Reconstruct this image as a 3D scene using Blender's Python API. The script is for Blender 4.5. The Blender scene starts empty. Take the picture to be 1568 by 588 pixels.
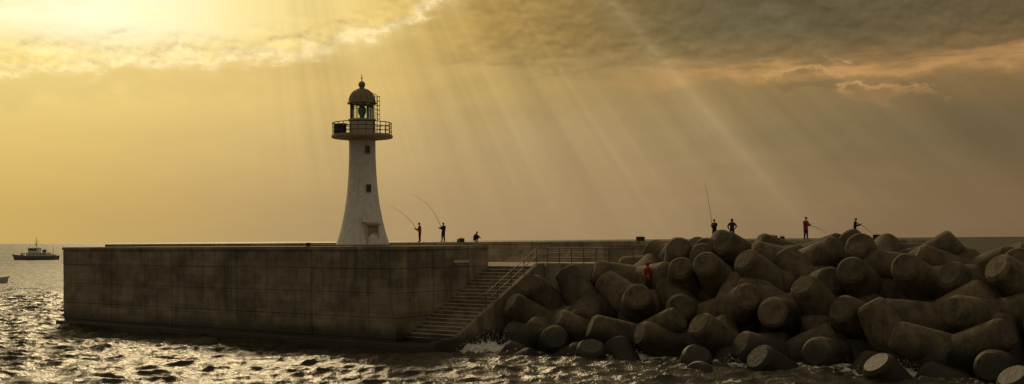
import bpy, bmesh, math, random
import numpy as np
from mathutils import Vector, Matrix, Euler, Quaternion
rad = math.radians
scene = bpy.context.scene
scene.view_settings.view_transform = 'Standard'
scene.view_settings.look = 'None'
scene.view_settings.exposure = 0

SUN_AZ, SUN_EL = rad(-14), rad(31)
SUN = Vector((math.sin(SUN_AZ)*math.cos(SUN_EL), math.cos(SUN_AZ)*math.cos(SUN_EL), math.sin(SUN_EL)))

# ---------------------------------------------------------------- node helpers
def s2l(c):
    return tuple(((v/255)/12.92 if v/255 <= .04045 else ((v/255+.055)/1.055)**2.4) for v in c)
class G:
    nt = None
def new(t):
    return G.nt.nodes.new(t)
def put(inp, v):
    if isinstance(v, E_): G.nt.links.new(v.s, inp)
    elif isinstance(v, bpy.types.NodeSocket): G.nt.links.new(v, inp)
    else: inp.default_value = v
class E_:
    def __init__(self, s): self.s = s
    def __add__(a, b): return mth('ADD', a, b)
    __radd__ = __add__
    def __sub__(a, b): return mth('SUBTRACT', a, b)
    def __rsub__(a, b): return mth('SUBTRACT', b, a)
    def __mul__(a, b): return mth('MULTIPLY', a, b)
    __rmul__ = __mul__
    def __truediv__(a, b): return mth('DIVIDE', a, b)
def mth(op, *a):
    n = new('ShaderNodeMath'); n.operation = op
    for i, v in enumerate(a): put(n.inputs[i], v)
    return E_(n.outputs[0])
def ss(x, a, b, lo=0.0, hi=1.0, typ='SMOOTHSTEP'):
    n = new('ShaderNodeMapRange'); n.interpolation_type = typ
    put(n.inputs[0], x)
    for i, v in enumerate((a, b, lo, hi)): put(n.inputs[1+i], v)
    return E_(n.outputs[0])
def gauss(x, c, w):
    d = (x-c)/w
    return mth('EXPONENT', (d*d)*-1.0)
def mix(f, a, b, mode='MIX'):
    n = new('ShaderNodeMix'); n.data_type = 'RGBA'; n.blend_type = mode; n.clamp_factor = True
    put(n.inputs[0], f)
    for i, v in ((6, a), (7, b)):
        if isinstance(v, tuple) and len(v) == 3: v = v+(1,)
        put(n.inputs[i], v)
    return E_(n.outputs[2])
def scale(c, f):
    n = new('ShaderNodeVectorMath'); n.operation = 'SCALE'
    put(n.inputs[0], c); put(n.inputs[3], f)
    return E_(n.outputs[0])
def comb(x, y, z):
    n = new('ShaderNodeCombineXYZ')
    for i, v in enumerate((x, y, z)): put(n.inputs[i], v)
    return E_(n.outputs[0])
def sep(v):
    n = new('ShaderNodeSeparateXYZ'); put(n.inputs[0], v)
    return [E_(o) for o in n.outputs]
def noise(v, sc, det=6, rough=.55, dist=0, dim='3D'):
    n = new('ShaderNodeTexNoise'); n.noise_dimensions = dim
    if dim == '1D': put(n.inputs['W'], v)
    else: put(n.inputs['Vector'], v)
    n.inputs['Scale'].default_value = sc; n.inputs['Detail'].default_value = det
    n.inputs['Roughness'].default_value = rough; n.inputs['Distortion'].default_value = dist
    return E_(n.outputs[0])
def ramp(x, stops, interp='B_SPLINE'):
    n = new('ShaderNodeValToRGB'); cr = n.color_ramp; cr.interpolation = interp
    put(n.inputs[0], x)
    while len(cr.elements) < len(stops): cr.elements.new(.5)
    for e, (p, c) in zip(cr.elements, sorted(stops)):
        e.position = p
    for e, (p, c) in zip(cr.elements, sorted(stops)):
        e.color = (c+(1,)) if isinstance(c, tuple) else (c, c, c, 1)
    return E_(n.outputs[0])

# ---------------------------------------------------------------- world
w = bpy.data.worlds.new("World"); scene.world = w; w.use_nodes = True
w.cycles.sampling_method = 'MANUAL'; w.cycles.sample_map_resolution = 512
G.nt = w.node_tree; G.nt.nodes.clear()
tc = new('ShaderNodeTexCoord')
d = E_(tc.outputs['Generated'])
dx, dy, dz = sep(d)
A = mth('ARCTAN2', dx, dy)*(180/math.pi)
E = mth('ARCSINE', dz)*(180/math.pi)
def arow(lst):
    return [((a+40)/80, s2l(c)) for a, c in lst]
an = (A+40.0)/80.0
bil2 = noise(comb(A*.2, E*.8, 8.0), 1.1, 6, .58, .4)
anw = an + (bil2-.5)*.07
low = ramp(anw, arow([(-25,(202,170,96)),(-17,(190,159,101)),(-9,(171,146,103)),(0,(164,139,101)),(9,(151,127,92)),(17,(129,107,78)),(25,(117,94,67))]))
mid = ramp(anw, arow([(-25,(222,192,112)),(-17,(208,180,111)),(-9,(191,166,112)),(0,(166,144,102)),(9,(145,124,88)),(17,(115,101,72)),(25,(96,83,60))]))
hm = ramp(anw, arow([(-25,(238,214,132)),(-17,(230,202,123)),(-9,(210,181,109)),(0,(164,139,87)),(9,(140,118,76)),(17,(128,104,68)),(25,(126,99,64))]))
high = ramp(anw, arow([(-26,(246,232,166)),(-21,(255,254,226)),(-16,(250,238,176)),(-12,(234,212,140)),(-6,(214,186,106)),(-1,(168,137,73)),(5,(128,108,65)),(10,(92,88,65)),(17,(96,88,64)),(25,(101,86,59))]))
c = mix(ss(E, 1, 6), low, mid)
c = mix(ss(E, 5, 8.4), c, hm)
c = mix(ss(E, 8.4, 11.0), c, high)
# cloud bank on the left
edge = ramp(an, [((a+40)/80, v/20) for a, v in [(-40,7.8),(-25,7.8),(-20,8.5),(-15,8.7),(-11,9.3),(-8,9.9),(-5,11.2),(-3,12.6),(0,15),(10,20)]], 'LINEAR')*20.0
bil = noise(comb(A*.34, E*.62, 0.0), 1.6, 7, .60, .15)
dd = E-edge+(bil-.5)*3.0
inside = ss(dd, -.1, .35)
left = ss(A, -3, 3, 1, 0)
lf = ss(A, -27, -18, .5, 1)
bilu = noise(comb(A*.34-.05, E*.62+.14, 0.0), 1.6, 6, .60, .15)
relief = (bil-bilu)*4.0
c = mix(gauss(dd, .35, .38)*left*lf*.48, c, (1.0, .84, .50))
c = mix(gauss(dd, -.6, .75)*left*.20, c, (.36, .27, .13))
c = scale(c, 1.0+relief*inside*left*gauss(dd, .5, 1.0)*.46+(bil2-.5)*.30*inside*left)
# heavy cloud mass, centre to right
right = ss(A, -6, 1)
d2 = E-8.7+(bil2-.5)*3.6+(bil-.5)*1.8
mass = right*ss(d2, -.3, .8)
c = scale(c, 1.0-mass*.20+mass*relief*.28+mass*(bil2-.5)*.50)
c = mix(gauss(d2, -.35, .45)*ss(A, 3, 10)*.26, c, s2l((208,154,92)))
streakE = E-8.5+(bil2-.5)*3.0+(bil-.5)*.8
st = gauss(streakE, 0.0, .55)*ss(A, 6, 13)*ss(noise(comb(A*.08,E*.6,1.0),2.2,4,.6),.34,.60)
c = mix(st*.42, c, s2l((212,158,96)))
def puff(a0, e0, wa, we, c, dark):
    q = 1.0-mth('SQRT', ((A-a0)/wa)*((A-a0)/wa)+((E-e0)/we)*((E-e0)/we))+(bil-.5)*4.0
    m = ss(q, .15, .5)
    lit = gauss(q, .35, .22)*ss(E, e0-.3, e0+.6)
    c = mix(m*.45, c, dark)
    return mix(lit*.42, c, s2l((220,168,104)))
c = puff(15.0, 7.9, 2.2, .95, c, s2l((112,92,62)))
c = puff(18.7, 7.1, 2.4, .6, c, s2l((146,112,72)))
# crepuscular rays, radiating from the sun direction
R = Vector((math.cos(SUN_AZ), -math.sin(SUN_AZ), 0)); U = R.cross(SUN); U = U if U.z > 0 else -U
def dot(v):
    n = new('ShaderNodeVectorMath'); n.operation = 'DOT_PRODUCT'; put(n.inputs[0], d); n.inputs[1].default_value = v
    return E_(n.outputs['Value'])
phi = mth('ARCTAN2', dot(R), dot(U)*-1.0)
r1 = noise(phi+4.0, 8.0, 1, .5, 0, '1D'); r2 = noise(phi+9.0, 26.0, 3, .6, 0, '1D')
ray = (r1-.5)*.85+(r2-.5)*.75
rm = ss(phi, -.05, .25)*ss(E, 0, 7, .25, 1.0)*ss(E, 26, 15)*ss(noise(comb(A*.06, E*.1, 20.0), 1.0, 2), .3, .65, .45, 1.0)
c = scale(c, 1.0+ray*rm*.50)
c = mix(ss(ray, .08, .5)*rm*.07, c, (.70, .59, .40))
# rest of the dome
sd = dot(SUN)
dome = mix(ss(sd, .965, .998), (.19, .15, .088), (.92, .72, .40))
c = mix(ss(E, 12.5, 22), c, dome)
backc = mix(ss(E, 0, 40), (.215, .183, .132), (.165, .14, .10))
c = mix(ss(mth('ABSOLUTE', A), 34, 95), c, backc)
sky = new('ShaderNodeTexSky'); sky.sky_type = 'NISHITA'; sky.sun_disc = False
sky.sun_elevation = SUN_EL; sky.sun_rotation = SUN_AZ; sky.dust_density = 5
b1 = new('ShaderNodeBackground'); put(b1.inputs[0], c); b1.inputs[1].default_value = 1.0
b2 = new('ShaderNodeBackground'); put(b2.inputs[0], mix(1.0, E_(sky.outputs[0]), (.075, .052, .025), 'MULTIPLY')); b2.inputs[1].default_value = .05
ad = new('ShaderNodeAddShader'); G.nt.links.new(b1.outputs[0], ad.inputs[0]); G.nt.links.new(b2.outputs[0], ad.inputs[1])
wo = new('ShaderNodeOutputWorld'); G.nt.links.new(ad.outputs[0], wo.inputs[0])

sl = bpy.data.lights.new("sun", 'SUN'); sl.energy = 1.1; sl.angle = rad(10); sl.color = (1, .76, .42)
so = bpy.data.objects.new("sun", sl); scene.collection.objects.link(so)
so.rotation_euler = SUN.to_track_quat('Z', 'Y').to_euler(); so.location = (0, 0, 60)

cam = bpy.data.cameras.new("camera"); co = bpy.data.objects.new("camera", cam); scene.collection.objects.link(co)
cam.sensor_width = 36; cam.lens = 1681/1568*36; cam.shift_y = 73.5/1568; cam.clip_end = 60000; cam.clip_start = .5
co.matrix_world = Matrix.Translation((0, 0, 7.4)) @ Matrix.Rotation(rad(90), 4, 'X') @ Matrix.Rotation(rad(-.4), 4, 'Z')
scene.camera = co

# ---------------------------------------------------------------- materials
def material(name):
    m = bpy.data.materials.new(name); m.use_nodes = True; G.nt = m.node_tree; G.nt.nodes.clear()
    o = new('ShaderNodeOutputMaterial'); p = new('ShaderNodeBsdfPrincipled'); G.nt.links.new(p.outputs[0], o.inputs[0])
    return m, p
def bump(h, dist, strength=1.0):
    n = new('ShaderNodeBump'); n.inputs['Distance'].default_value = dist; n.inputs['Strength'].default_value = strength
    put(n.inputs['Height'], h); return E_(n.outputs[0])
def pos():
    return E_(new('ShaderNodeNewGeometry').outputs['Position'])
def concrete(name, c1, c2, formwork=True, wet=1.6, rand=False, seam=.35):
    m, p = material(name); P = pos(); x, y, z = sep(P)
    u = x*.804-y*.594; v = x*.594+y*.804
    big = noise(P, .35, 5, .6); fine = noise(P, 9, 4, .65)
    streak = noise(comb(u*2.2, v*2.2, z*.14), 1.0, 5, .62)
    blot = noise(P, 1.3, 4, .7)
    col = mix(ss(big*.5+fine*.2+blot*.3, .38, .62), c1, c2)
    col = mix(ss(streak, .48, .70)*.62, col, tuple(k*.38 for k in c1))
    col = mix(ss(noise(comb(u*1.1, v*1.1, z*.1+7.0), 1.0, 4, .6), .60, .74)*.4, col, tuple(min(1, k*(1.25 if rand else 1.6)) for k in c2))
    hgt = fine*.4+blot*.4
    if formwork:
        band = mth('PINGPONG', z+(big-.5)*.03, .30)
        line = ss(band, .0, .022, 1, 0)
        lv = noise(comb(u*.3, v*.3, mth('FLOOR', (z)/.6)), 1.0, 1)
        col = mix(line*seam, col, tuple(k*.4 for k in c1))
        col = scale(col, ss(lv, .3, .7, .80, 1.15))
        hgt = hgt-line*.35
    if rand:
        oi = new('ShaderNodeObjectInfo')
        col = scale(col, ss(E_(oi.outputs['Random']), 0, 1, .66, 1.15, 'LINEAR'))
        tcn = new('ShaderNodeTexCoord'); ob = E_(tcn.outputs['Object'])
        col = mix(ss(noise(ob, 1.1, 5, .65), .50, .66)*.55, col, tuple(k*.40 for k in c1))
        hgt = hgt+noise(ob, 3.0, 5, .6)*1.2
    wl = ss(z+(big-.5)*1.4+(streak-.5)*.8, wet*.35, wet, 1, 0)
    col = mix(wl*.90, col, (.018, .015, .010))
    put(p.inputs['Base Color'], col)
    put(p.inputs['Roughness'], ss(wl, 0, 1, .9, .6 if rand else .45))
    put(p.inputs['Normal'], bump(hgt, .035, .9))
    return m
M_pier = concrete("pier_concrete", (.155, .124, .080), (.34, .275, .185), True, 1.9, False, .4)
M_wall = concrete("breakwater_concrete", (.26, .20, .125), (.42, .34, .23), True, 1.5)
M_plat = concrete("paving_concrete", (.26, .22, .155), (.40, .34, .25), False, 1.0)
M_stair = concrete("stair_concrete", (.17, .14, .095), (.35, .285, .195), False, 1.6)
M_tread_lit = concrete("stair_tread_lit_concrete", (.34, .29, .21), (.52, .45, .33), False, 1.2)  # paler copy of the stair concrete: light on the treads put into the colour
M_tet = concrete("tetrapod_concrete", (.105, .080, .048), (.235, .182, .110), False, 2.2, True)
def rock():
    m, p = material("rock"); P = pos()
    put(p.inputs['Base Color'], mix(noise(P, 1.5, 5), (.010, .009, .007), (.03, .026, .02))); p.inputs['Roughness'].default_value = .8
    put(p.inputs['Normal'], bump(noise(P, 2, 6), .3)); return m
M_rock = rock()
def plain(name, col, rough=.6, metal=0.0, var=.25, sc=8):
    m, p = material(name); n = noise(pos(), sc, 4)
    put(p.inputs['Base Color'], mix(n, tuple(k*(1-var) for k in col), tuple(min(1, k*(1+var)) for k in col)))
    p.inputs['Roughness'].default_value = rough; p.inputs['Metallic'].default_value = metal
    return m
def paintmat():
    m, p = material("lighthouse_paint"); P = pos(); x, y, z = sep(P)
    st = noise(comb(x*4, y*4, z*.25), 1.0, 5, .6); n = noise(P, 2.5, 6, .6)
    col = mix(ss(n, .35, .65), (.68, .64, .60), (.80, .77, .73))
    col = mix(ss(st, .50, .75)*.5, col, (.40, .32, .23))
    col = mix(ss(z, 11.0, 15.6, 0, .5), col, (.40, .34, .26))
    put(p.inputs['Base Color'], col); p.inputs['Roughness'].default_value = .55
    put(p.inputs['Normal'], bump(n, .01, .5)); return m
M_white = paintmat()
M_trim = plain("balcony_paint", (.34, .26, .17), .6)
M_lbase = plain("lantern_base_paint", (.50, .43, .33), .6)
M_dome = plain("dome_copper", (.28, .22, .12), .5, .2)
M_dark = plain("dark_metal", (.03, .028, .022), .5, .3)
M_steel = plain("galvanised_steel", (.16, .135, .10), .5, .4)
M_win = plain("window_dark", (.012, .012, .010), .15)
def glass():
    m = bpy.data.materials.new("lantern_glass"); m.use_nodes = True; G.nt = m.node_tree; G.nt.nodes.clear()
    o = new('ShaderNodeOutputMaterial'); t = new('ShaderNodeBsdfTransparent'); t.inputs[0].default_value = (.88, .92, .80, 1)
    g = new('ShaderNodeBsdfGlossy'); g.inputs['Roughness'].default_value = .05; f = new('ShaderNodeFresnel')
    mx = new('ShaderNodeMixShader'); G.nt.links.new(f.outputs[0], mx.inputs[0]); G.nt.links.new(t.outputs[0], mx.inputs[1]); G.nt.links.new(g.outputs[0], mx.inputs[2])
    G.nt.links.new(mx.outputs[0], o.inputs[0]); return m
M_glass = glass()
M_lens = plain("green_lens", (.03, .28, .20), .12)

# ---------------------------------------------------------------- mesh helpers
def obj_from(name, verts, faces, mats, mi=None, smooth=None, parent=None):
    me = bpy.data.meshes.new(name); me.from_pydata([tuple(v) for v in verts], [], faces)
    for m in (mats if isinstance(mats, list) else [mats]): me.materials.append(m)
    if mi is not None: me.polygons.foreach_set('material_index', mi)
    if smooth: me.polygons.foreach_set('use_smooth', [True]*len(me.polygons) if smooth is True else smooth)
    me.update(); o = bpy.data.objects.new(name, me); scene.collection.objects.link(o)
    if parent: o.parent = parent
    return o
def empty(name, loc=(0, 0, 0), rz=0):
    o = bpy.data.objects.new(name, None); o.location = loc; o.rotation_euler = (0, 0, rz); o.empty_display_size = .2
    scene.collection.objects.link(o); return o
class MB:
    """mesh builder"""
    def __init__(s): s.v = []; s.f = []; s.m = []; s.s = []
    def add(s, vs, fs, m=0, sm=False, T=None):
        b = len(s.v)
        for v in vs:
            v = Vector(v); s.v.append(tuple(T @ v) if T else tuple(v))
        for f in fs: s.f.append([b+i for i in f]); s.m.append(m); s.s.append(sm)
    def box(s, x0, x1, y0, y1, z0, z1, m=0, T=None, bev=0.0):
        bm = bmesh.new(); bmesh.ops.create_cube(bm, size=1)
        for v in bm.verts: v.co = Vector(((x0+x1)/2+v.co.x*(x1-x0), (y0+y1)/2+v.co.y*(y1-y0), (z0+z1)/2+v.co.z*(z1-z0)))
        if bev: bmesh.ops.bevel(bm, geom=bm.edges[:], offset=bev, segments=1, affect='EDGES')
        bm.verts.index_update()
        s.add([v.co.copy() for v in bm.verts], [[v.index for v in f.verts] for f in bm.faces], m, False, T); bm.free()
    def tube(s, pts, rs, n=8, m=0, T=None, cap=True):
        pts = [Vector(p) for p in pts]
        if not hasattr(rs, '__len__'): rs = [rs]*len(pts)
        vs = []; up = None
        for i, p in enumerate(pts):
            t = (pts[min(i+1, len(pts)-1)]-pts[max(i-1, 0)]).normalized()
            if up is None:
                up = t.orthogonal().normalized()
            a = (up-t*up.dot(t)).normalized(); up = a; b = t.cross(a)
            for k in range(n):
                q = 2*math.pi*k/n; vs.append(p+(a*math.cos(q)+b*math.sin(q))*rs[i])
        fs = []
        for i in range(len(pts)-1):
            for k in range(n): fs.append([i*n+k, i*n+(k+1) % n, (i+1)*n+(k+1) % n, (i+1)*n+k])
        s.add(vs, fs, m, True, T)
        if cap:
            s.add(vs[:n], [list(range(n))[::-1]], m, False, T); s.add(vs[-n:], [list(range(n))], m, False, T)
    def lathe(s, prof, n=48, m=0, T=None, sharp=False):
        segs = [(prof[i], prof[i+1]) for i in range(len(prof)-1)] if sharp else [prof]
        for sg in segs:
            vs = []; fs = []
            for r, z in sg:
                for k in range(n): vs.append((r*math.cos(2*math.pi*k/n), r*math.sin(2*math.pi*k/n), z))
            for i in range(len(sg)-1):
                for k in range(n): fs.append([i*n+k, i*n+(k+1) % n, (i+1)*n+(k+1) % n, (i+1)*n+k])
            s.add(vs, fs, m, True, T)
    def obj(s, name, mats, parent=None):
        return obj_from(name, s.v, s.f, mats, s.m, s.s, parent)

C0 = Vector((-8, 75, 0)); SV = Vector((.804, -.594, 0)).normalized(); VV = Vector((.594, .804, 0)).normalized()
TP = Matrix(((SV.x, VV.x, 0, C0.x), (SV.y, VV.y, 0, C0.y), (0, 0, 1, 0), (0, 0, 0, 1)))   # pier frame -> world
def W(s, v, z): return TP @ Vector((s, v, z))
TOP = 7.02; PLAT = 5.45; SW = 4.1

# ---------------------------------------------------------------- pier block
random.seed(4)
mb = MB(); S0 = -40.4; VD = 10.4
mb.box(S0+.06, -.06, .06, VD-.06, -3, TOP-.05, 0, TP)
joints = [S0, -33.0, -24.6, -16.5, -8.2, 0]
layers = [(.62, 2.05), (2.08, 3.75), (3.78, 5.45), (5.48, 6.73)]
for a, b in zip(joints[:-1], joints[1:]):
    for z0, z1 in layers:
        o = random.uniform(-.02, .02)
        mb.box(a+(.02 if a > S0 else 0), b-.02 if b < 0 else b+o, o, 4.0, z0, z1, 0, TP, .035)
for z0, z1 in layers:
    o = random.uniform(-.01, .01)
    mb.box(-2.0, .02+o, 4.02, VD, z0, z1, 0, TP, .02)
    mb.box(S0, -2.02, 4.02, VD, z0, z1, 0, TP, .02)
for a, b in zip(joints[:-1], joints[1:]):
    mb.box(a-(.07 if a == S0 else -.012), b-.012 if b < 0 else .08, -.07, VD+.04, 6.76, TOP, 0, TP, .03)
mb.box(S0-.55, .45, -.45, VD+.3, -3, .45, 0, TP, .06)
mb.box(-14.2, -7.6, 4.9, 10.2, TOP+.004, TOP+.10, 0, TP, .02)
pier = mb.obj("concrete_pier", [M_pier])
mb = MB(); mb.box(.045, .09, 6.2, 8.0, 5.75, 5.95, 0, TP, .01); mb.obj("pier_nameplate", [plain("plate", (.55, .5, .38), .5)])

# ---------------------------------------------------------------- stairs
mb = MB(); n = 21; t0, t1 = 1.0, 10.7; rise = (PLAT-.55)/n; run = (t1-t0)/n
for i in range(n):
    zt = .55+rise*(i+1)
    a = t0+run*i
    mb.box(.10, SW, a, a+run-.004 if i < n-1 else a+run, -2.5, zt-.05, 0, TP)
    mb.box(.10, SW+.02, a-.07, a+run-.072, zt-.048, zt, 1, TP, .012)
mb.box(.12, SW, -1.2, t0-.02, -2.5, .50, 0, TP, .04)
vs = []
for s_ in (SW+.03, SW+.38):
    for v_, z_ in ((-1.2, -2.5), (-1.2, .75), (t0, .85), (t1, PLAT+.22), (t1+.8, PLAT+.22), (t1+.8, -2.5)): vs.append((s_, v_, z_))
fs = [[5, 4, 3, 2, 1, 0], [6, 7, 8, 9, 10, 11]]+[[i, (i+1) % 6, 6+(i+1) % 6, 6+i] for i in range(6)]
mb.add(vs, fs, 0, False, TP)
mb.obj("concrete_stairs", [M_stair, M_tread_lit])

# ---------------------------------------------------------------- platform / back wall
LP = Vector((-9.1, 104, 0)); LD = Vector((.919, -.394, 0)).normalized(); LN = Vector((.394, .919, 0)).normalized()
TL = Matrix(((LD.x, LN.x, 0, LP.x), (LD.y, LN.y, 0, LP.y), (0, 0, 1, 0), (0, 0, 0, 1)))
def Lw(t, n_, z): return TL @ Vector((t, n_, z))
TEND = 46.0; SEND = 30.0
poly = [W(S0, VD+.02, 0), W(.0, VD+.02, 0), W(.0, t1+.02, 0), W(SW+.4, t1+.85, 0), W(10, t1+.85, 0), W(10, 19, 0), W(SEND+2, 19, 0), Lw(TEND-.2, 2, 0), Lw(-34, 2, 0)]
N = len(poly)
vs = [Vector((p.x, p.y, PLAT)) for p in poly]+[Vector((p.x, p.y, -3)) for p in poly]
mb = MB(); mb.add(vs, [list(range(N))]+[[i, i+N, (i+1) % N+N, (i+1) % N] for i in range(N)], 0)
mb.box(SW+.4, 10.05, t1+.82, t1+1.15, PLAT+.003, PLAT+.22, 0, TP, .02)
mb.obj("promenade_pavement", [M_plat])
mb = MB()
def extr(mb, prof, ta, tb, T, m=0):
    k = len(prof)
    vs = [(ta, a, b) for a, b in prof]+[(tb, a, b) for a, b in prof]
    mb.add(vs, [[i, (i+1) % k, k+(i+1) % k, k+i] for i in range(k)]+[list(range(k))[::-1], list(range(k, 2*k))], m, False, T)
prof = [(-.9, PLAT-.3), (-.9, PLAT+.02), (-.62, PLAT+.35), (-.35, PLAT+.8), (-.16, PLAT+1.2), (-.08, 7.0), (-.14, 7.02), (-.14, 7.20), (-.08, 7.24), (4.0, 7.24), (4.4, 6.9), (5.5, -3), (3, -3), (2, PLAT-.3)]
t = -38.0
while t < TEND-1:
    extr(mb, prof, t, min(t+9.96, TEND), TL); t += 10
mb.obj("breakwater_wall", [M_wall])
mb = MB()
for a in (4.8, 11.2, 17.6, 24.0):
    mb.box(a, a+6.36, 19.2, 21.2, PLAT-1, 6.98, 0, TP, .03)
mb.obj("parapet_wall", [M_pier])

# ---------------------------------------------------------------- railing
mb = MB(); zr = PLAT+.22
rs = list(np.linspace(SW+.5, 9.9, 6))
for s_ in rs: mb.tube([(s_, t1+.98, zr-.02), (s_, t1+.98, zr+1.1)], .035, 8, 0, TP)
for h in (.4, .75, 1.1): mb.tube([(rs[0], t1+.98, zr+h), (rs[-1], t1+.98, zr+h)], .03, 8, 0, TP)
mb.tube([(9.9, t1+.98, zr+1.1), (9.9, t1+4.5, zr+1.1)], .03, 8, 0, TP); mb.tube([(9.9, t1+4.5, zr-.2), (9.9, t1+4.5, zr+1.1)], .035, 8, 0, TP)
sl_ = (PLAT+.22-.85)/(t1-t0)
def sz(v): return .85+(v-t0)*sl_
vv = [t1, t1-1.6, t1-3.2, t1-4.8, t1-6.2]
for v_ in vv: mb.tube([(SW+.2, v_, sz(v_)-.05), (SW+.2, v_, sz(v_)+1.1)], .035, 8, 0, TP)
for h in (.55, 1.1):
    mb.tube([(rs[0], t1+.98, zr+h), (SW+.2, t1, sz(t1)+h), (SW+.2, vv[-1], sz(vv[-1])+h)]+([(SW+.2, vv[-1]-.5, sz(vv[-1])+h-.05), (SW+.2, vv[-1]-.5, sz(vv[-1])+.5)] if h > 1 else []), .03, 8, 0, TP)
mb.obj("stair_railing", [M_steel])

# ---------------------------------------------------------------- lighthouse
LH = Vector((-11.95, 88, TOP+.10)); lh = empty("lighthouse", LH)
mb = MB()
prof = [(2.12, 0), (2.10, .08), (1.95, .55), (1.80, 1.05), (1.64, 1.7), (1.48, 2.5), (1.34, 3.3), (1.24, 4.1), (1.16, 5.0), (1.10, 6.0), (1.06, 7.0), (1.05, 8.35)]
P2 = []
for i in range(len(prof)-1):
    for k in range(4):
        f = k/4; P2.append((prof[i][0]*(1-f)+prof[i+1][0]*f, prof[i][1]*(1-f)+prof[i+1][1]*f))
P2.append(prof[-1])
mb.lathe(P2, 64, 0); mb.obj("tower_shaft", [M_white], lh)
mb = MB()
mb.lathe([(1.05, 8.30), (1.25, 8.38), (1.9, 8.48), (2.36, 8.52), (2.44, 8.56), (2.44, 8.72), (2.38, 8.78), (.5, 8.80)], 64, 0, None, True)
mb.obj("balcony_slab", [M_trim], lh)
mb = MB(); rb = 2.34
for k in range(24):
    q = 2*math.pi*k/24
    mb.tube([(rb*math.cos(q), rb*math.sin(q), 8.76), (rb*math.cos(q), rb*math.sin(q), 9.70)], .028, 6, 0)
for h in (9.05, 9.38, 9.70):
    mb.tube([(rb*math.cos(2*math.pi*k/48), rb*math.sin(2*math.pi*k/48), h) for k in range(49)], .028 if h < 9.6 else .04, 6, 0, None, False)
mb.obj("balcony_railing", [M_dark], lh)
mb = MB()
mb.lathe([(1.02, 8.79), (1.02, 9.9), (1.10, 9.93), (1.10, 10.03), (.95, 10.05)], 48, 0, None, True); mb.obj("lantern_base", [M_lbase], lh)
mb = MB(); mb.lathe([(.90, 10.04), (.90, 11.28)], 10, 0); o = mb.obj("lantern_glazing", [M_glass], lh)
for p in o.data.polygons: p.use_smooth = False
mb = MB()
for k in range(10):
    q = 2*math.pi*k/10; mb.tube([(.92*math.cos(q), .92*math.sin(q), 10.03), (.92*math.cos(q), .92*math.sin(q), 11.3)], .04, 6, 0)
mb.tube([(.92*math.cos(2*math.pi*k/10), .92*math.sin(2*math.pi*k/10), 11.0) for k in range(11)], .025, 6, 0, None, False)
mb.obj("lantern_mullions", [M_dark], lh)
mb = MB(); mb.lathe([(0.0, 10.0), (.2, 10.0), (.16, 10.3), (.26, 10.42), (.34, 10.6), (.34, 10.85), (.26, 11.02), (.12, 11.1), (0, 11.1)], 24, 0); mb.obj("green_lens", [M_lens], lh)
mb = MB()
pr = [(1.0, 11.26), (1.16, 11.27), (1.18, 11.36), (1.08, 11.42)]
mb.lathe(pr, 48, 0, None, True)
pr = [(1.05*math.cos(a), 11.42+1.08*math.sin(a)) for a in np.linspace(0, rad(78), 12)]+[(.20, 12.5), (.2, 12.6)]
mb.lathe(pr, 48, 0)
mb.lathe([(max(.001, .28*math.cos(a)), 12.82+.28*math.sin(a)) for a in np.linspace(-1.2, 1.57, 12)], 24, 0)
mb.tube([(0, 0, 13.0), (0, 0, 13.65)], [.05, .02], 8, 0); mb.tube([(-.16, 0, 13.35), (.16, 0, 13.35)], .02, 6, 0)
for k in range(12):
    q = 2*math.pi*k/12
    mb.tube([(1.07*math.cos(a)*math.cos(q), 1.07*math.cos(a)*math.sin(q), 11.42+1.10*math.sin(a)) for a in np.linspace(0, 1.3, 9)], .022, 5, 0)
mb.obj("dome_roof", [M_dome], lh)
mb = MB()    # caged ladder on the right-hand side
for dy_ in (-.22, .22): mb.tube([(1.22, dy_, 8.8), (1.22, dy_, 11.9), (1.0, dy_, 12.1)], .025, 6, 0)
for z_ in np.arange(9.0, 11.9, .3): mb.tube([(1.22, -.22, z_), (1.22, .22, z_)], .018, 5, 0)
for z_ in np.arange(10.0, 11.9, .36): mb.tube([(1.22+.34*math.sin(a), -.26*math.cos(a), z_) for a in np.linspace(0, math.pi, 9)], .016, 5, 0)
for a in (.8, 1.57, 2.3): mb.tube([(1.22+.34*math.sin(a), -.26*math.cos(a), 10.0), (1.22+.34*math.sin(a), -.26*math.cos(a), 11.8)], .016, 5, 0)
o = mb.obj("access_ladder", [M_dark], lh); o.rotation_euler = (0, 0, rad(-18))
mb = MB()    # solar/battery cabinet on the left of the balcony
mb.box(-.42, .42, -.30, .30, 8.80, 9.55, 0, None, .03); mb.box(-.55, .55, -.36, .40, 9.57, 9.64, 1, None, .01)
mb.box(-.36, -.02, -.325, -.302, 8.9, 9.45, 1); mb.box(.02, .36, -.325, -.302, 8.9, 9.45, 1)
o = mb.obj("equipment_cabinet", [M_dark, M_win], lh); o.location = (-1.68, -.55, 0); o.rotation_euler = (0, 0, rad(-20))
def on_shaft(z):
    for (r0, z0), (r1, z1) in zip(P2[:-1], P2[1:]):
        if z0 <= z <= z1: return r0+(r1-r0)*(z-z0)/(z1-z0)
for k, z_ in enumerate((4.45, 7.55)):
    mb = MB(); r = on_shaft(z_)
    mb.box(-.17, .17, -.06, .05, -.27, .27, 0, None, .01); mb.box(-.22, .22, -.10, .02, -.33, -.28, 1); mb.box(-.22, .22, -.10, .02, .28, .33, 1)
    mb.box(-.22, -.18, -.08, .02, -.279, .279, 1); mb.box(.18, .22, -.08, .02, -.279, .279, 1)
    o = mb.obj("window_%d" % (k+1), [M_win, M_trim], lh); a = rad(30); o.location = (r*math.sin(a), -r*math.cos(a), z_); o.rotation_euler = (0, 0, a)
mb = MB()    # entrance porch: side walls with slanting top, door
hw = .58
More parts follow.
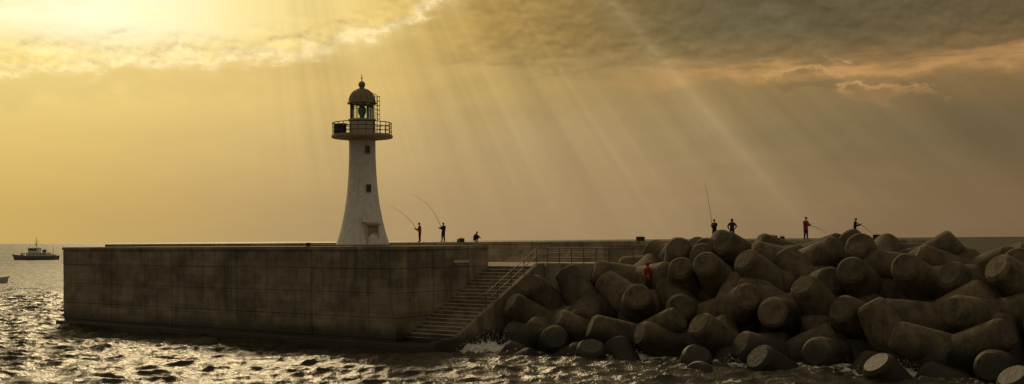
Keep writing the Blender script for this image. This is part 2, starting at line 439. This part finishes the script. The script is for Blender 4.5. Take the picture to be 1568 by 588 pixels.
for sx in (-1, 1):
    x0, x1 = (sx*hw, sx*(hw-.14)); vs = []
    for x_ in (x0, x1):
        for y_, z_ in ((1.1, 0), (-.35, 0), (-.28, 1.55), (1.1, 1.95)): vs.append((x_, y_, z_))
    mb.add(vs, [[0, 1, 2, 3], [7, 6, 5, 4]]+[[i, (i+1) % 4, 4+(i+1) % 4, 4+i] for i in range(4)], 0)
vs = [(sx*(hw+.08), y_, z_) for sx in (-1, 1) for y_, z_ in ((-.45, 1.50), (-.45, 1.60), (1.1, 2.08), (1.1, 1.96))]
mb.add(vs, [[0, 1, 2, 3], [7, 6, 5, 4]]+[[i, (i+1) % 4, 4+(i+1) % 4, 4+i] for i in range(4)], 1)
mb.box(-hw+.14, hw-.14, -.2, -.12, .02, 1.52, 1, None, .01); mb.box(.25, .3, -.25, -.2, .7, .85, 2)
o = mb.obj("entrance_porch", [M_lbase, M_trim, M_dark], lh); a = rad(30); o.location = (1.66*math.sin(a), -1.66*math.cos(a), 0); o.rotation_euler = (0, 0, a+.15)

# ---------------------------------------------------------------- tetrapods
rng = np.random.default_rng(33)
LEG = 3.55
tdirs = [Vector((0, 0, 1))]+[Vector((math.sin(rad(109.47))*math.cos(q), math.sin(rad(109.47))*math.sin(q), math.cos(rad(109.47)))) for q in (0, 2*math.pi/3, 4*math.pi/3)]
def tetra_mesh(seed):
    r_ = random.Random(seed); mb = MB(); n = 30
    for dvec in tdirs:
        q = dvec.to_track_quat('Z', 'Y').to_matrix().to_4x4()
        rings = [(1.34-.44*(z/3.3), z) for z in np.linspace(0, 3.3, 10)]
        mb.lathe(rings, n, 0, q); mb.lathe([(.90, 3.3), (.87, 3.37), (.70, LEG)], n, 0, q, True)
        vs = [(.70*math.cos(2*math.pi*k/n), .70*math.sin(2*math.pi*k/n), LEG) for k in range(n)]
        mb.add(vs, [list(range(n))], 0, False, q)
    bl = [Vector((r_.uniform(-3, 3), r_.uniform(-3, 3), r_.uniform(-3, 3))) for _ in range(24)]
    for i, v in enumerate(mb.v):
        v = Vector(v); dlt = sum(math.exp(-(v-b).length_squared/.5)*(.08 if k % 2 else -.06) for k, b in enumerate(bl))
        mb.v[i] = tuple(v*(1+dlt*.35))
    me = bpy.data.meshes.new("tetrapod_mesh"); me.from_pydata(mb.v, [], mb.f); me.materials.append(M_tet)
    me.polygons.foreach_set('use_smooth', mb.s); me.update(); return me
tm = [tetra_mesh(k) for k in range(5)]
root = empty("tetrapod_breakwater", tuple(W(20, 10, 0)))
samp = np.array([[0, 0, 0]]+[list(dv*f) for dv in tdirs for f in (1.0, 2.0, 2.9, 3.3)])
srad = np.array([1.3]+[1.2, 1.07, .96, .85]*4)
placed = []
def surf(v, s=0):
    h_ = float(np.clip((v-6.0)*.60-.5, -1.7, 5.3))
    if s > SEND: h_ = min(h_, 4.6, max(-2, (25-v)*.6))
    return h_
def cap(s): return 7.4 if s < 24 else (7.8 if s < 30 else 6.75)
cands = [(6.6, 1.6), (6.4, 8.6)]
for j, v_ in enumerate((3.9, 6.8, 9.7, 12.6, 15.4, 17.4, 20.4, 23.4)):
    for i in range(19):
        s_ = 6.3+i*3.3+(1.6 if j % 2 else 0)
        if s_ < 11.2 and v_ > 10: continue
        if v_ > 19 and s_ < SEND+5: continue
        cands.append((s_, v_))
for s_, v_ in cands:
    best = None
    for k in range(80):
        js, jv, jz = rng.uniform(-.8, .8), rng.uniform(-.8, .8), rng.uniform(-.5, .5)
        q = Quaternion(rng.normal(size=4)).normalized(); Rm = np.array(q.to_matrix())
        cpos = np.array(W(s_+js, v_+jv, surf(v_+jv, s_)+jz)); pts = samp @ Rm.T+cpos
        loc = (pts-np.array(C0)) @ np.array([list(SV), list(VV), [0, 0, 1]]).T
        cost = 0
        cost += np.clip((SW+.45+srad)-loc[:, 0], 0, None).sum()*3
        cost += (np.clip(loc[:, 1]+srad-(t1+.85), 0, None)*(loc[:, 0] < 10.6)).sum()*2
        cost += (np.clip(loc[:, 1]+srad-19.1, 0, None)*(loc[:, 2] < 7.1)*(loc[:, 0] < SEND+2)).sum()*1.5
        cost += np.clip(loc[:, 2]+srad*.8-cap(s_), 0, None).sum()*6
        cost += np.clip(loc[:, 2]+srad-(surf(v_, s_)+3.0), 0, None).sum()*.8
        for (pp, cc) in placed:
            if np.abs(cc-cpos).max() < 7:
                dm = np.linalg.norm(pts[:, None]-pp[None], axis=2); cost += np.clip(srad[:, None]+srad[None]-dm, 0, None).sum()*.5
        if best is None or cost < best[0]: best = (cost, q, cpos, pts)
    placed.append((best[3], best[2]))
    o = bpy.data.objects.new("tetrapod_%03d" % len(placed), tm[len(placed) % 5]); scene.collection.objects.link(o)
    o.parent = root; o.rotation_mode = 'QUATERNION'; o.rotation_quaternion = best[1]; o.location = Vector(best[2])-root.location
# rubble core below
vs = []; fs = []; ns, nv = 90, 40
for i in range(ns):
    for j in range(nv):
        s_ = SW+.4+i*.68; v_ = 2+j*.68
        z_ = min(4.6, (v_-6)*.60-2.6)+rng.uniform(-.35, .35)
        if s_ < 10.4: z_ = min(z_, 2.0)
        if s_ > SEND+2.5: z_ = min(z_, max(-2.5, (24-v_)*.6))
        vs.append(W(s_, min(v_, 19.0) if s_ < SEND+2.5 else v_, z_))
for i in range(ns-1):
    for j in range(nv-1): fs.append([i*nv+j, (i+1)*nv+j, (i+1)*nv+j+1, i*nv+j+1])
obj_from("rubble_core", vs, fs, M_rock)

# ---------------------------------------------------------------- sea
def axis(lo, hi, step, nout, far):
    mid_ = np.arange(lo, hi, step)
    a, b = 1.0001, 1.5
    for _ in range(60):
        r = (a+b)/2; tot = step*r*(r**nout-1)/(r-1)
        if tot > far: b = r
        else: a = r
    out = np.cumsum(step*r**np.arange(1, nout+1))
    return np.concatenate([(mid_[0]-out)[::-1], mid_, mid_[-1]+out])
xs = axis(-78, 32, .16, 110, 16000); ys = axis(54, 150, .16, 190, 32000)
sx = np.gradient(xs); sy = np.gradient(ys)
X, Y = np.meshgrid(xs, ys); SP = np.maximum(sx[None, :], sy[:, None]*.6)
Z = np.zeros_like(X); DX = np.zeros_like(X); DY = np.zeros_like(X)
rw = np.random.default_rng(5)
for k in range(100):
    lam = .6*(13**rw.uniform(0, 1)); amp = .0095*lam**.50*rw.uniform(.6, 1.3)
    th = rad(-80)+rw.normal()*.75; kx, ky = math.cos(th)*2*math.pi/lam, math.sin(th)*2*math.pi/lam
    wt = np.clip((lam/SP-2.0)/2.5, 0, 1); ph = kx*X+ky*Y+rw.uniform(0, 6.28)
    sn = np.sin(ph)
    Z += wt*amp*np.cos(ph); DX -= wt*amp*.9*math.cos(th)*sn; DY -= wt*amp*.9*math.sin(th)*sn
for k in range(14):   # a little swell under the chop
    lam = rw.uniform(9, 24); amp = .024; th = rad(-60)+rw.normal()*.5
    Z += np.clip((lam/SP-2.5)/3, 0, 1)*amp*np.cos(math.cos(th)*2*math.pi/lam*X+math.sin(th)*2*math.pi/lam*Y+rw.uniform(0, 6.28))
Sx = (X-C0.x)*SV.x+(Y-C0.y)*SV.y; Vx = (X-C0.x)*VV.x+(Y-C0.y)*VV.y
dp = np.hypot(np.maximum(np.maximum(S0-.5-Sx, Sx-.4), 0), np.maximum(-.45-Vx, 0))+np.where(Vx > 12, 99, 0)
dt = np.hypot(np.maximum(5.5-Sx, 0), np.maximum(4.2-Vx, 0))+np.where(Vx > 12, 99, 0)
foam = np.clip(1-dp/.9, 0, 1)*.28+np.clip(1-dt/3.4, 0, 1)*.68
crest = np.clip((Z-.19)/.20, 0, 1)*.28*(Y < 150)
def blob(x, y, a, b): return np.exp(-(((X-x)/a)**2+((Y-y)/b)**2))
SPL = [(-1.6, 73.6, 2.6, 1.5, 1.0), (7, 69.4, 2.4, 1.0, .5), (14, 64.6, 2.4, .9, .45), (21, 59.8, 2.4, .9, .4)]
Zs = np.zeros_like(Z)
for a, b, c_, d_, k_ in SPL: Zs += blob(a, b, c_, d_)*k_
foam = np.clip(foam+crest+Zs*1.25+blob(-36, 92, 3, 1.0)*.4, 0, 1.35)
Z += Zs*(.28+.18*np.sin(X*4.1+Y*3)+.16*np.sin(X*8.7-Y*7.1)+.10*np.sin(X*17+Y*13))
verts = np.stack([X+DX, Y+DY, Z], -1).reshape(-1, 3)
ny, nx = X.shape
idx = np.arange(nx*ny).reshape(ny, nx)
F = np.stack([idx[:-1, :-1], idx[:-1, 1:], idx[1:, 1:], idx[1:, :-1]], -1).reshape(-1, 4)
me = bpy.data.meshes.new("sea_water"); me.vertices.add(len(verts)); me.vertices.foreach_set('co', verts.ravel())
me.loops.add(F.size); me.loops.foreach_set('vertex_index', F.ravel().astype(np.int32))
me.polygons.add(len(F)); me.polygons.foreach_set('loop_start', np.arange(0, F.size, 4, dtype=np.int32)); me.polygons.foreach_set('loop_total', np.full(len(F), 4, np.int32))
me.polygons.foreach_set('use_smooth', np.ones(len(F), bool)); me.update(calc_edges=True)
at = me.attributes.new("foam", 'FLOAT', 'POINT'); at.data.foreach_set('value', foam.ravel().astype(np.float32))
sea = bpy.data.objects.new("sea_water", me); scene.collection.objects.link(sea)
m, p = material("sea_water"); P = pos()
att = new('ShaderNodeAttribute'); att.attribute_name = "foam"; fa = E_(att.outputs['Fac'])
fn = noise(P, 2.4, 7, .75, .8); fm = ss(fa*.80+(fn-.5)*2.2, .46, .72)
x, y, z = sep(P)
put(p.inputs['Base Color'], mix(fm, (.040, .033, .019), (.80, .77, .68)))
far = ss(y, 120, 500, .30, .46)
put(p.inputs['Roughness'], mth('MAXIMUM', far, fm*.8)); p.inputs['IOR'].default_value = 1.33
h = noise(P, 1.5, 4, .6, .3)*.12+noise(P, 5.0, 3, .6)*.05+noise(comb(x*.6, y, z), .55, 4, .65)*ss(y, 110, 190)*.9+noise(comb(x*.5, y, z), .06, 4, .65)*ss(y, 180, 500)*7.0
put(p.inputs['Normal'], bump(h, 1.0, 1.0))
me.materials.append(m)
# spray thrown up by the breaking wave: many small droplets, one object
mb = MB(); rs_ = random.Random(7); oc = [(1, 0, 0), (-1, 0, 0), (0, 1, 0), (0, -1, 0), (0, 0, 1), (0, 0, -1)]
of = [(0, 2, 4), (2, 1, 4), (1, 3, 4), (3, 0, 4), (2, 0, 5), (1, 2, 5), (3, 1, 5), (0, 3, 5)]
for a, b, c_, d_, k_ in SPL:
    for _ in range(int(420*k_)):
        px_, py_ = a+rs_.gauss(0, c_*.42), b+rs_.gauss(0, d_*.4)+.3
        pz_ = .15+abs(rs_.gauss(0, .42*k_+.08))*math.exp(-((px_-a)/c_)**2); r_ = rs_.uniform(.012, .045)
        mb.add([(px_+r_*o_[0], py_+r_*o_[1], pz_+r_*o_[2]) for o_ in oc], of, 0, True)
mb.obj("sea_spray", [plain("spray_white", (.72, .70, .64), .6)])

# ---------------------------------------------------------------- boats
def hull(mb, L, B, H, m=0, sheer=.5):
    n = 15; rows = []
    for i in range(n):
        f = i/(n-1); x_ = -L/2+L*f
        wd = B/2*(min(1, (1-f)*2.6)**.6 if f > .6 else 1-.12*(1-f/.6))
        wd = max(wd, .03); zt = H*(1+sheer*max(0, f-.45)**1.6*2)
        rows.append([(x_-(0 if f < .8 else (f-.8)*L*.18), -wd*.75, -.3), (x_, -wd, zt*.55), (x_+(f**6)*L*.03, -wd*1.03, zt), (x_+(f**6)*L*.03, wd*1.03, zt), (x_, wd, zt*.55), (x_-(0 if f < .8 else (f-.8)*L*.18), wd*.75, -.3)])
    vs = [v for r in rows for v in r]; fs = []
    for i in range(n-1):
        for k in range(5): fs.append([i*6+k, (i+1)*6+k, (i+1)*6+k+1, i*6+k+1])
    fs.append([0, 1, 2, 3, 4, 5]); mb.add(vs, fs, m)
M_hull = plain("hull_paint", (.20, .19, .16), .5); M_sup = plain("superstructure_paint", (.80, .77, .70), .5); M_red = plain("deck_red", (.18, .06, .04), .6)
b = empty("patrol_boat", (-213, 490, 0), rad(172)); mb = MB(); hull(mb, 21, 5, 1.9); mb.obj("hull", [M_hull], b)
mb = MB()
mb.box(-6.5, 3.2, -1.8, 1.8, 1.8, 3.3, 0, None, .08); mb.box(-2.2, 2.4, -1.6, 1.6, 3.3, 5.2, 0, None, .12); mb.box(-2.4, 2.8, -1.8, 1.8, 5.2, 5.4, 0)
mb.box(2.38, 2.45, -1.4, 1.4, 4.2, 4.9, 1); mb.box(-1.8, 2.0, -1.63, -1.58, 4.2, 4.9, 1); mb.box(-1.8, 2.0, 1.58, 1.63, 4.2, 4.9, 1)
for k in range(5): mb.box(-5.8+k*1.7, -5.2+k*1.7, -1.83, -1.79, 2.3, 2.9, 1); mb.box(-5.8+k*1.7, -5.2+k*1.7, 1.79, 1.83, 2.3, 2.9, 1)
mb.box(-5.2, -3.9, -.6, .6, 3.3, 4.6, 2, None, .08); mb.box(5.2, 6.6, -.6, .6, 2.2, 3.0, 0, None, .1); mb.box(-9.4, -8, -1.2, 1.2, 1.85, 2.5, 0, None, .05)
mb.obj("superstructure", [M_sup, M_win, M_red], b)
mb = MB(); mb.tube([(-.8, 0, 5.4), (-.8, 0, 10.0)], [.14, .06], 8); mb.tube([(-.8, -1.3, 7.6), (-.8, 1.3, 7.6)], .06, 6); mb.tube([(-1.9, 0, 8.4), (.3, 0, 8.4)], .06, 6); mb.box(-1.3, .2, -.15, .15, 6.8, 7.05)
mb.tube([(-.8, 0, 9.0), (-6.5, 0, 3.4)], .03, 5); mb.tube([(6.2, 0, 2.6), (6.2, 0, 5.2)], .06, 6); mb.tube([(-8.8, 0, 2.2), (-8.8, 0, 5.8)], .07, 6); mb.tube([(1.8, 1.2, 5.4), (1.8, 1.2, 7.6)], .03, 5)
for k in range(9):
    for sy_ in (-1, 1): mb.tube([(-9+k*2.1, sy_*(2.2 if k < 7 else 1.3), 1.8), (-9+k*2.1, sy_*(2.2 if k < 7 else 1.3), 2.9)], .035, 5)
for sy_ in (-1, 1): mb.tube([(-9, sy_*2.2, 2.9), (3.6, sy_*2.2, 2.9), (7.8, sy_*1.3, 3.1)], .035, 5)
mb.obj("mast_and_rails", [M_dark], b)
b = empty("fishing_skiff", (-98.5, 206, 0), rad(6)); mb = MB(); hull(mb, 7.5, 2.4, .9); mb.obj("hull", [plain("skiff_white", (.6, .58, .52), .5)], b)
mb = MB(); mb.box(-1.8, .4, -.8, .8, .6, 2.2, 0, None, .08); mb.box(.38, .44, -.6, .6, 1.4, 2.0, 1); mb.box(-1.5, .1, -.83, -.79, 1.4, 1.95, 1); mb.tube([(-1, 0, 2.2), (-1, 0, 3.8)], .04, 6, 1)
mb.box(-3.9, -3.5, -.25, .25, .3, 1.2, 1, None, .05); mb.obj("cabin", [M_sup, M_win], b)

# ---------------------------------------------------------------- people
M_skin = plain("skin", (.38, .22, .15), .6)
M_hair = plain("hair", (.012, .010, .009), .7)
M_boot = plain("boots", (.015, .013, .012), .6)
M_lips = plain("lips", (.25, .09, .07))
def cloth(name, col): return plain(name, col, .85, 0, .2, 14)
C_red = cloth("red_jacket", (.30, .018, .014)); C_red2 = cloth("red_coat", (.30, .014, .012)); C_blk = cloth("black_jacket", (.012, .012, .013))
C_navy = cloth("navy_jacket", (.012, .016, .022)); C_trs = cloth("dark_trousers", (.014, .014, .015))
def person(name, loc, face, height, J, jacket, hat=None, coat=False, hood=False):
    """J: joint dict in local metres for a 1.75 m body, forward +Y, right +X. One skinned surface; materials by body part."""
    names = ['pel', 'spi', 'che', 'nb', 'nk', 'hipL', 'kneL', 'ankL', 'toeL', 'hipR', 'kneR', 'ankR', 'toeR', 'shL', 'elL', 'wrL', 'paL', 'shR', 'elR', 'wrR', 'paR']
    rr = dict(pel=.175, spi=.17, che=.19, nb=.11, nk=.06, hip=.12, kne=.082, ank=.06, toe=.05, sh=.105, el=.07, wr=.045, pa=.036)
    if coat: rr['pel'] = .20; rr['hip'] = .15; rr['che'] = .195
    V = [Vector(J[n_]) for n_ in names]
    Rr = [rr[n_] if n_ in rr else rr[n_[:-1]] for n_ in names]
    ed = [('pel', 'spi'), ('spi', 'che'), ('che', 'nb'), ('nb', 'nk')]
    for s_ in 'LR': ed += [('pel', 'hip'+s_), ('hip'+s_, 'kne'+s_), ('kne'+s_, 'ank'+s_), ('ank'+s_, 'toe'+s_), ('che', 'sh'+s_), ('sh'+s_, 'el'+s_), ('el'+s_, 'wr'+s_), ('wr'+s_, 'pa'+s_)]
    I = {n_: i for i, n_ in enumerate(names)}; ed = [(I[a], I[b_]) for a, b_ in ed]
    roots = [0]
    for s_ in 'LR':
        wv, pv_ = V[I['wr'+s_]], V[I['pa'+s_]]; h_ = (pv_-wv).normalized()
        ref = Vector((0, 1, 0)) if abs(h_.y) < .8 else Vector((0, 0, -1))
        nrm = (ref-h_*ref.dot(h_)).normalized()
        sd_ = h_.cross(nrm)
        for k in range(5):
            if k < 4:
                b0 = pv_+sd_*(k-1.5)*.021; ln = (.036, .042, .039, .030)[k]
                ch = [b0-h_*.02, b0+h_*.03, b0+h_*(.03+ln*.6)+nrm*ln*.7, b0+h_*(.03+ln*.2)+nrm*ln*1.5]
                r_ = [.011, .0105, .0095, .0085]
            else:
                b0 = wv+h_*.03+sd_*(.03 if s_ == 'L' else -.03)
                ch = [b0, b0+h_*.035+nrm*.02+sd_*(.012 if s_ == 'L' else -.012), b0+h_*.055+nrm*.05]; r_ = [.013, .0115, .0095]
            st_ = len(V); V += ch; Rr += r_; roots.append(st_); ed += [(st_+i, st_+i+1) for i in range(len(ch)-1)]
    me = bpy.data.meshes.new("sk"); me.from_pydata([tuple(v) for v in V], ed, []); o = bpy.data.objects.new("sk", me); scene.collection.objects.link(o)
    o.modifiers.new("s", 'SKIN')
    for i, sv in enumerate(me.skin_vertices[0].data): sv.radius = (Rr[i], Rr[i]*(.78 if i in (1, 2) else 1)); sv.use_root = i in roots
    o.modifiers.new("ss", 'SUBSURF').levels = 2
    dg = bpy.context.evaluated_depsgraph_get(); ev = o.evaluated_get(dg); em = ev.to_mesh()
    vs = [v.co.copy() for v in em.vertices]; fs = [list(p_.vertices) for p_ in em.polygons]; ev.to_mesh_clear(); bpy.data.objects.remove(o)
    mb = MB()
    def seg(p_, a, b_):
        ab = b_-a; t_ = max(0, min(1, (p_-a).dot(ab)/max(ab.length_squared, 1e-9))); return (p_-(a+ab*t_)).length
    bl = []
    for a, b_ in ed:
        l_ = 2
        if a < 21:
            l_ = 0
            if names[b_][:3] in ('kne', 'ank'): l_ = 1
            if names[b_][:3] == 'toe': l_ = 3
            if names[b_][:2] == 'pa' or names[b_] == 'nk': l_ = 2
        bl.append((V[a], V[b_], l_))
    mi = []
    hem = Vector(J['pel']).z-(.38 if coat else .16)
    for f in fs:
        cc = sum((vs[i] for i in f), Vector())/len(f)
        l_ = min((seg(cc, a, b_), l2) for a, b_, l2 in bl)[1]
        if l_ == 1 and cc.z > hem and 'sit' not in J: l_ = 0
        mi.append(l_)
    mb.v = [tuple(v) for v in vs]; mb.f = fs; mb.m = mi; mb.s = [True]*len(fs)
    nk = V[I['nk']]; hd = Vector(J.get('head', nk+Vector((0, .02, .15)))); ha = J.get('look', 0)
    Rh = Matrix.Translation(hd) @ Matrix.Rotation(J.get('nod', 0), 4, 'X') @ Matrix.Rotation(ha, 4, 'Z')
    bm = bmesh.new(); bmesh.ops.create_uvsphere(bm, u_segments=20, v_segments=14, radius=1)
    hv = []
    for v in bm.verts:
        x_, y_, z_ = v.co; wz = 1-.25*max(0, -z_)**1.5
        q_ = Vector((x_*.078*wz, y_*.098*(1-.12*max(0, -z_)), z_*.122))
        if y_ > .5: q_.y += .022*math.exp(-(x_/.18)**2-((z_+.12)/.22)**2)+.006*math.exp(-((z_-.25)/.15)**2)-.008*math.exp(-((abs(x_)-.38)/.16)**2-((z_-.02)/.14)**2)+.006*math.exp(-(x_/.3)**2-((z_+.48)/.10)**2)
        hv.append(q_)
    bm.verts.index_update()
    hf = [[v.index for v in f.verts] for f in bm.faces]; hc = [sum((hv[i] for i in f), Vector())/len(f) for f in hf]
    mb.add(hv, hf, 2, True, Rh)
    st_ = len(mb.m)-len(hf)
    for k, cc in enumerate(hc):
        if cc.z > .07 or cc.y < -.02 and cc.z > -.06 or (abs(cc.x) > .06 and cc.z > .03 and cc.y < .04): mb.m[st_+k] = 4
    bm.free()
    for sx_ in (-1, 1):
        mb.tube([(sx_*.072, -.005, .025), (sx_*.088, -.015, .03), (sx_*.086, -.012, -.01), (sx_*.072, 0, -.03)], [.008, .014, .012, .007], 6, 2, Rh)
        mb.tube([(sx_*.030, .088, .008), (sx_*.030, .094, .008)], [.010, .006], 6, 4, Rh)
    mb.tube([(-.022, .090, -.060), (.022, .090, -.060)], .005, 5, 5, Rh)
    if hat or hood:
        hm_ = 6 if hat else 0
        pr_ = [(.094*math.cos(a)*(1 if not hood else 1.25), (.03 if hat else -.02)+(.11 if hat else .16)*math.sin(a)) for a in np.linspace(0 if hat else -.6, 1.56, 9)]
        T_ = Rh @ Matrix.Translation((0, -.012 if hat else -.03, 0)) @ Matrix.Scale(1.18, 4, (0, 1, 0))
        mb.lathe(pr_, 18, hm_, T_)
        if hat:
            vs_ = [(.085*math.cos(a), .075+.09*math.sin(a), .045-.012*math.sin(a)) for a in np.linspace(0, math.pi, 9)]+[(.085*math.cos(a), .06, .048) for a in np.linspace(math.pi, 0, 3)]
            mb.add(vs_, [list(range(len(vs_)))], 6, False, Rh)
    nb = V[I['nb']]; ax = (nk-nb).normalized().to_track_quat('Z', 'Y').to_matrix().to_4x4()
    mb.lathe([(.105, -.03), (.085, .03), (.078, .075), (.07, .07)], 16, 0, Matrix.Translation(nb) @ ax)
    o = mb.obj(name, [jacket, C_trs, M_skin, M_boot, M_hair, M_lips, hat or M_hair])
    k = height/1.75; o.scale = (k, k, k); o.location = loc; o.rotation_euler = (0, 0, face); return o
def stand(stance=.12, lean=0.0, step=.0):
    J = dict(pel=(0, 0, .95), spi=(0, lean*.3, 1.10), che=(0, lean*.7, 1.31), nb=(0, lean, 1.45), nk=(0, lean+.015, 1.51))
    for s_, sg in (('L', -1), ('R', 1)):
        J['hip'+s_] = (sg*.095, 0, .88); J['kne'+s_] = (sg*(.06+stance*.45), .03+sg*step*.5, .49); J['ank'+s_] = (sg*(.02+stance), sg*step, .09); J['toe'+s_] = (sg*(.04+stance*1.1), .17+sg*step, .048)
        J['sh'+s_] = (sg*.19, lean*.9, 1.39); J['el'+s_] = (sg*.26, lean-.02, 1.10); J['wr'+s_] = (sg*.25, lean+.06, .86); J['pa'+s_] = (sg*.245, lean+.09, .78)
    return J
def arms(J, s_, el, wr, pa): J['el'+s_] = el; J['wr'+s_] = wr; J['pa'+s_] = pa
def rodhold(lean=.03, up=0.0, **k):
    J = stand(lean=lean, **k)
    arms(J, 'R', (.24, .10, 1.12+up), (.10, .33, 1.14+up), (.05, .40, 1.17+up)); arms(J, 'L', (-.24, .14, 1.14+up), (-.10, .42, 1.24+up), (-.05, .50, 1.29+up)); return J
def rod(name, base, tip, sag, r0=.022, r1=.008):
    base, tip = Vector(base), Vector(tip); pts = []; rs_ = []
    for i in range(25):
        f = i/24; q = base.lerp(tip, f); q = q+Vector(sag)*(4*f*(1-f)); pts.append(q); rs_.append(r0+(r1-r0)*f)
    mb = MB(); mb.tube(pts, rs_, 6, 0)
    mb.tube([pts[0]-(pts[1]-pts[0]).normalized()*.02, pts[2]], [.026, .026], 8, 0)
    dn = Vector((0, 0, -1)); rp = pts[2]; mb.tube([rp+dn*.02, rp+dn*.10], .02, 6, 0); mb.tube([rp+dn*.10+Vector((-.05, 0, 0)), rp+dn*.10+Vector((.05, 0, 0))], .045, 10, 0)
    return mb.obj(name, [M_dark])
def hold(o, J, rodname, tip, sag, back=.35):
    bpy.context.view_layer.update(); mw = o.matrix_world
    a = mw @ (Vector(J['paR'])+Vector((0, .02, 0)))
    butt = a-(Vector(tip)-a).normalized()*back
    rod(rodname, butt, tip, sag)
def face_to(dx_, dy_): return math.atan2(dy_, dx_)-math.pi/2
ZW = 7.24
p1 = Lw(-.1, 1.0, ZW); J = rodhold(); o = person("angler", p1, face_to(-1, .15), 1.84, J, C_red, hat=C_blk)
hold(o, J, "fishing_rod", p1+Vector((-2.85, -.3, 3.45)), (.15, 0, .32))
p2 = Lw(2.4, 1.0, ZW); J = rodhold(lean=-.04, stance=.16, up=.06); o = person("angler", p2, face_to(-.8, .6), 1.84, J, C_blk)
hold(o, J, "fishing_rod", p2+Vector((-3.0, -.3, 4.55)), (.28, 0, .55))
p3 = Lw(5.7, 1.0, ZW)
J = dict(sit=1, pel=(0, -.10, .26), spi=(0, -.06, .40), che=(0, .06, .58), nb=(0, .14, .70), nk=(0, .18, .75), head=(0, .23, .88), nod=-.35)
for s_, sg in (('L', -1), ('R', 1)):
    J['hip'+s_] = (sg*.10, -.06, .24); J['kne'+s_] = (sg*.19, .30, .50); J['ank'+s_] = (sg*.15, .10, .09); J['toe'+s_] = (sg*.18, .27, .048)
    J['sh'+s_] = (sg*.18, .12, .64); J['el'+s_] = (sg*.25, .30, .48); J['wr'+s_] = (sg*.12, .48, .42); J['pa'+s_] = (sg*.08, .55, .38)
person("crouching_angler", p3, face_to(.9, -.5), 1.75, J, C_blk)
p4 = Lw(28.3, 1.0, ZW); J = rodhold(stance=.14, up=.05); o = person("angler", p4, face_to(-.55, -.85), 1.78, J, C_blk, hat=C_blk)
hold(o, J, "fishing_rod", p4+Vector((-.95, -.9, 4.9)), (.05, 0, .0))
p5 = Lw(29.8, 1.0, ZW); J = stand(stance=.17, step=.06); arms(J, 'L', (-.34, .0, 1.16), (-.27, .14, .96), (-.22, .19, .90)); arms(J, 'R', (.36, 0, 1.16), (.26, .14, .98), (.20, .19, .93))
person("bystander", p5, face_to(.1, 1), 1.80, J, C_navy, hood=True)
p6 = Lw(35.9, 1.0, ZW); J = rodhold(stance=.13, lean=.02, up=-.06); o = person("angler", p6, face_to(.45, -.9), 1.86, J, C_red, hat=C_blk)
hold(o, J, "fishing_rod", p6+Vector((1.35, -1.3, .55)), (0, 0, .1), .3)
p7 = Lw(39.8, 1.0, ZW); J = rodhold(stance=.12, lean=.05); o = person("angler", p7, face_to(.95, -.35), 1.74, J, C_blk)
hold(o, J, "fishing_rod", p7+Vector((1.35, -.7, .25)), (0, 0, .12), .3)
# person in red coat on the tetrapods: stand on the real surface, on an exposed block
bpy.context.view_layer.update(); dg = bpy.context.evaluated_depsgraph_get()
best = None; nopen = 0
for ix in np.arange(-3.0, 3.0, .2):
    for iy in np.arange(-4.0, 3.5, .2):
        y_ = 76.0+iy; x_ = .1237*y_+ix*.5
        hit = scene.ray_cast(dg, Vector((x_, y_, 20)), Vector((0, 0, -1)))
        if hit[0] and hit[2].z > .5 and 2.6 < hit[1].z < 5.4:
            bl_ = 0
            for hh in (.12, .45, .9, 1.4):
                f0 = hit[1]+Vector((0, 0, hh)); bl_ += scene.ray_cast(dg, f0, (Vector((0, 0, 7.4))-f0).normalized(), distance=40)[0]
            nopen += bl_ == 0
            sc_ = abs(hit[1].z-3.95)*.8+(1-hit[2].z)*2.0+abs(ix)*.4+abs(iy)*.1+3*bl_
            if best is None or sc_ < best[0]: best = (sc_, hit[1].copy())
J = stand(stance=.09, step=.08, lean=.03); arms(J, 'R', (.24, .10, 1.10), (.14, .30, 1.02), (.10, .37, 1.0)); arms(J, 'L', (-.25, .02, 1.12), (-.22, .14, .90), (-.2, .18, .83))
person("person_in_red_coat", best[1]-Vector((0, 0, .02)), face_to(-.7, -.5), 1.82, J, C_red2, coat=True, hood=True)
def tackle(name, loc, sx_, sz_, rz):
    mb = MB(); mb.box(-sx_/2, sx_/2, -.2, .2, 0, sz_, 0, None, .03); mb.box(-sx_/2-.015, sx_/2+.015, -.215, .215, sz_, sz_+.05, 0, None, .015)
    mb.tube([(-.12, 0, sz_+.04), (-.1, 0, sz_+.13), (.1, 0, sz_+.13), (.12, 0, sz_+.04)], .015, 6, 0)
    o = mb.obj(name, [M_dark]); o.location = loc; o.rotation_euler = (0, 0, rz)
tackle("tackle_box", Lw(4.4, .8, ZW), .5, .3, .3); tackle("tackle_box", Lw(4.0, 1.2, ZW), .35, .22, .8)
tackle("cool_box", Lw(21.8, .8, ZW), .7, .32, -.4); tackle("cool_box", Lw(33.2, .8, ZW), .8, .34, -.4); tackle("tackle_box", Lw(34.0, .9, ZW), .4, .25, -.2); tackle("cool_box", Lw(41.5, .9, ZW), .6, .34, -.3)
mb = MB(); mb.lathe([(.16, 0), (.14, .05), (.12, .18), (.2, .22), (.2, .27), (.1, .30), (0.001, .31)], 16, 0); o = mb.obj("mooring_bollard", [M_dark]); o.location = W(-9.5, .9, TOP)
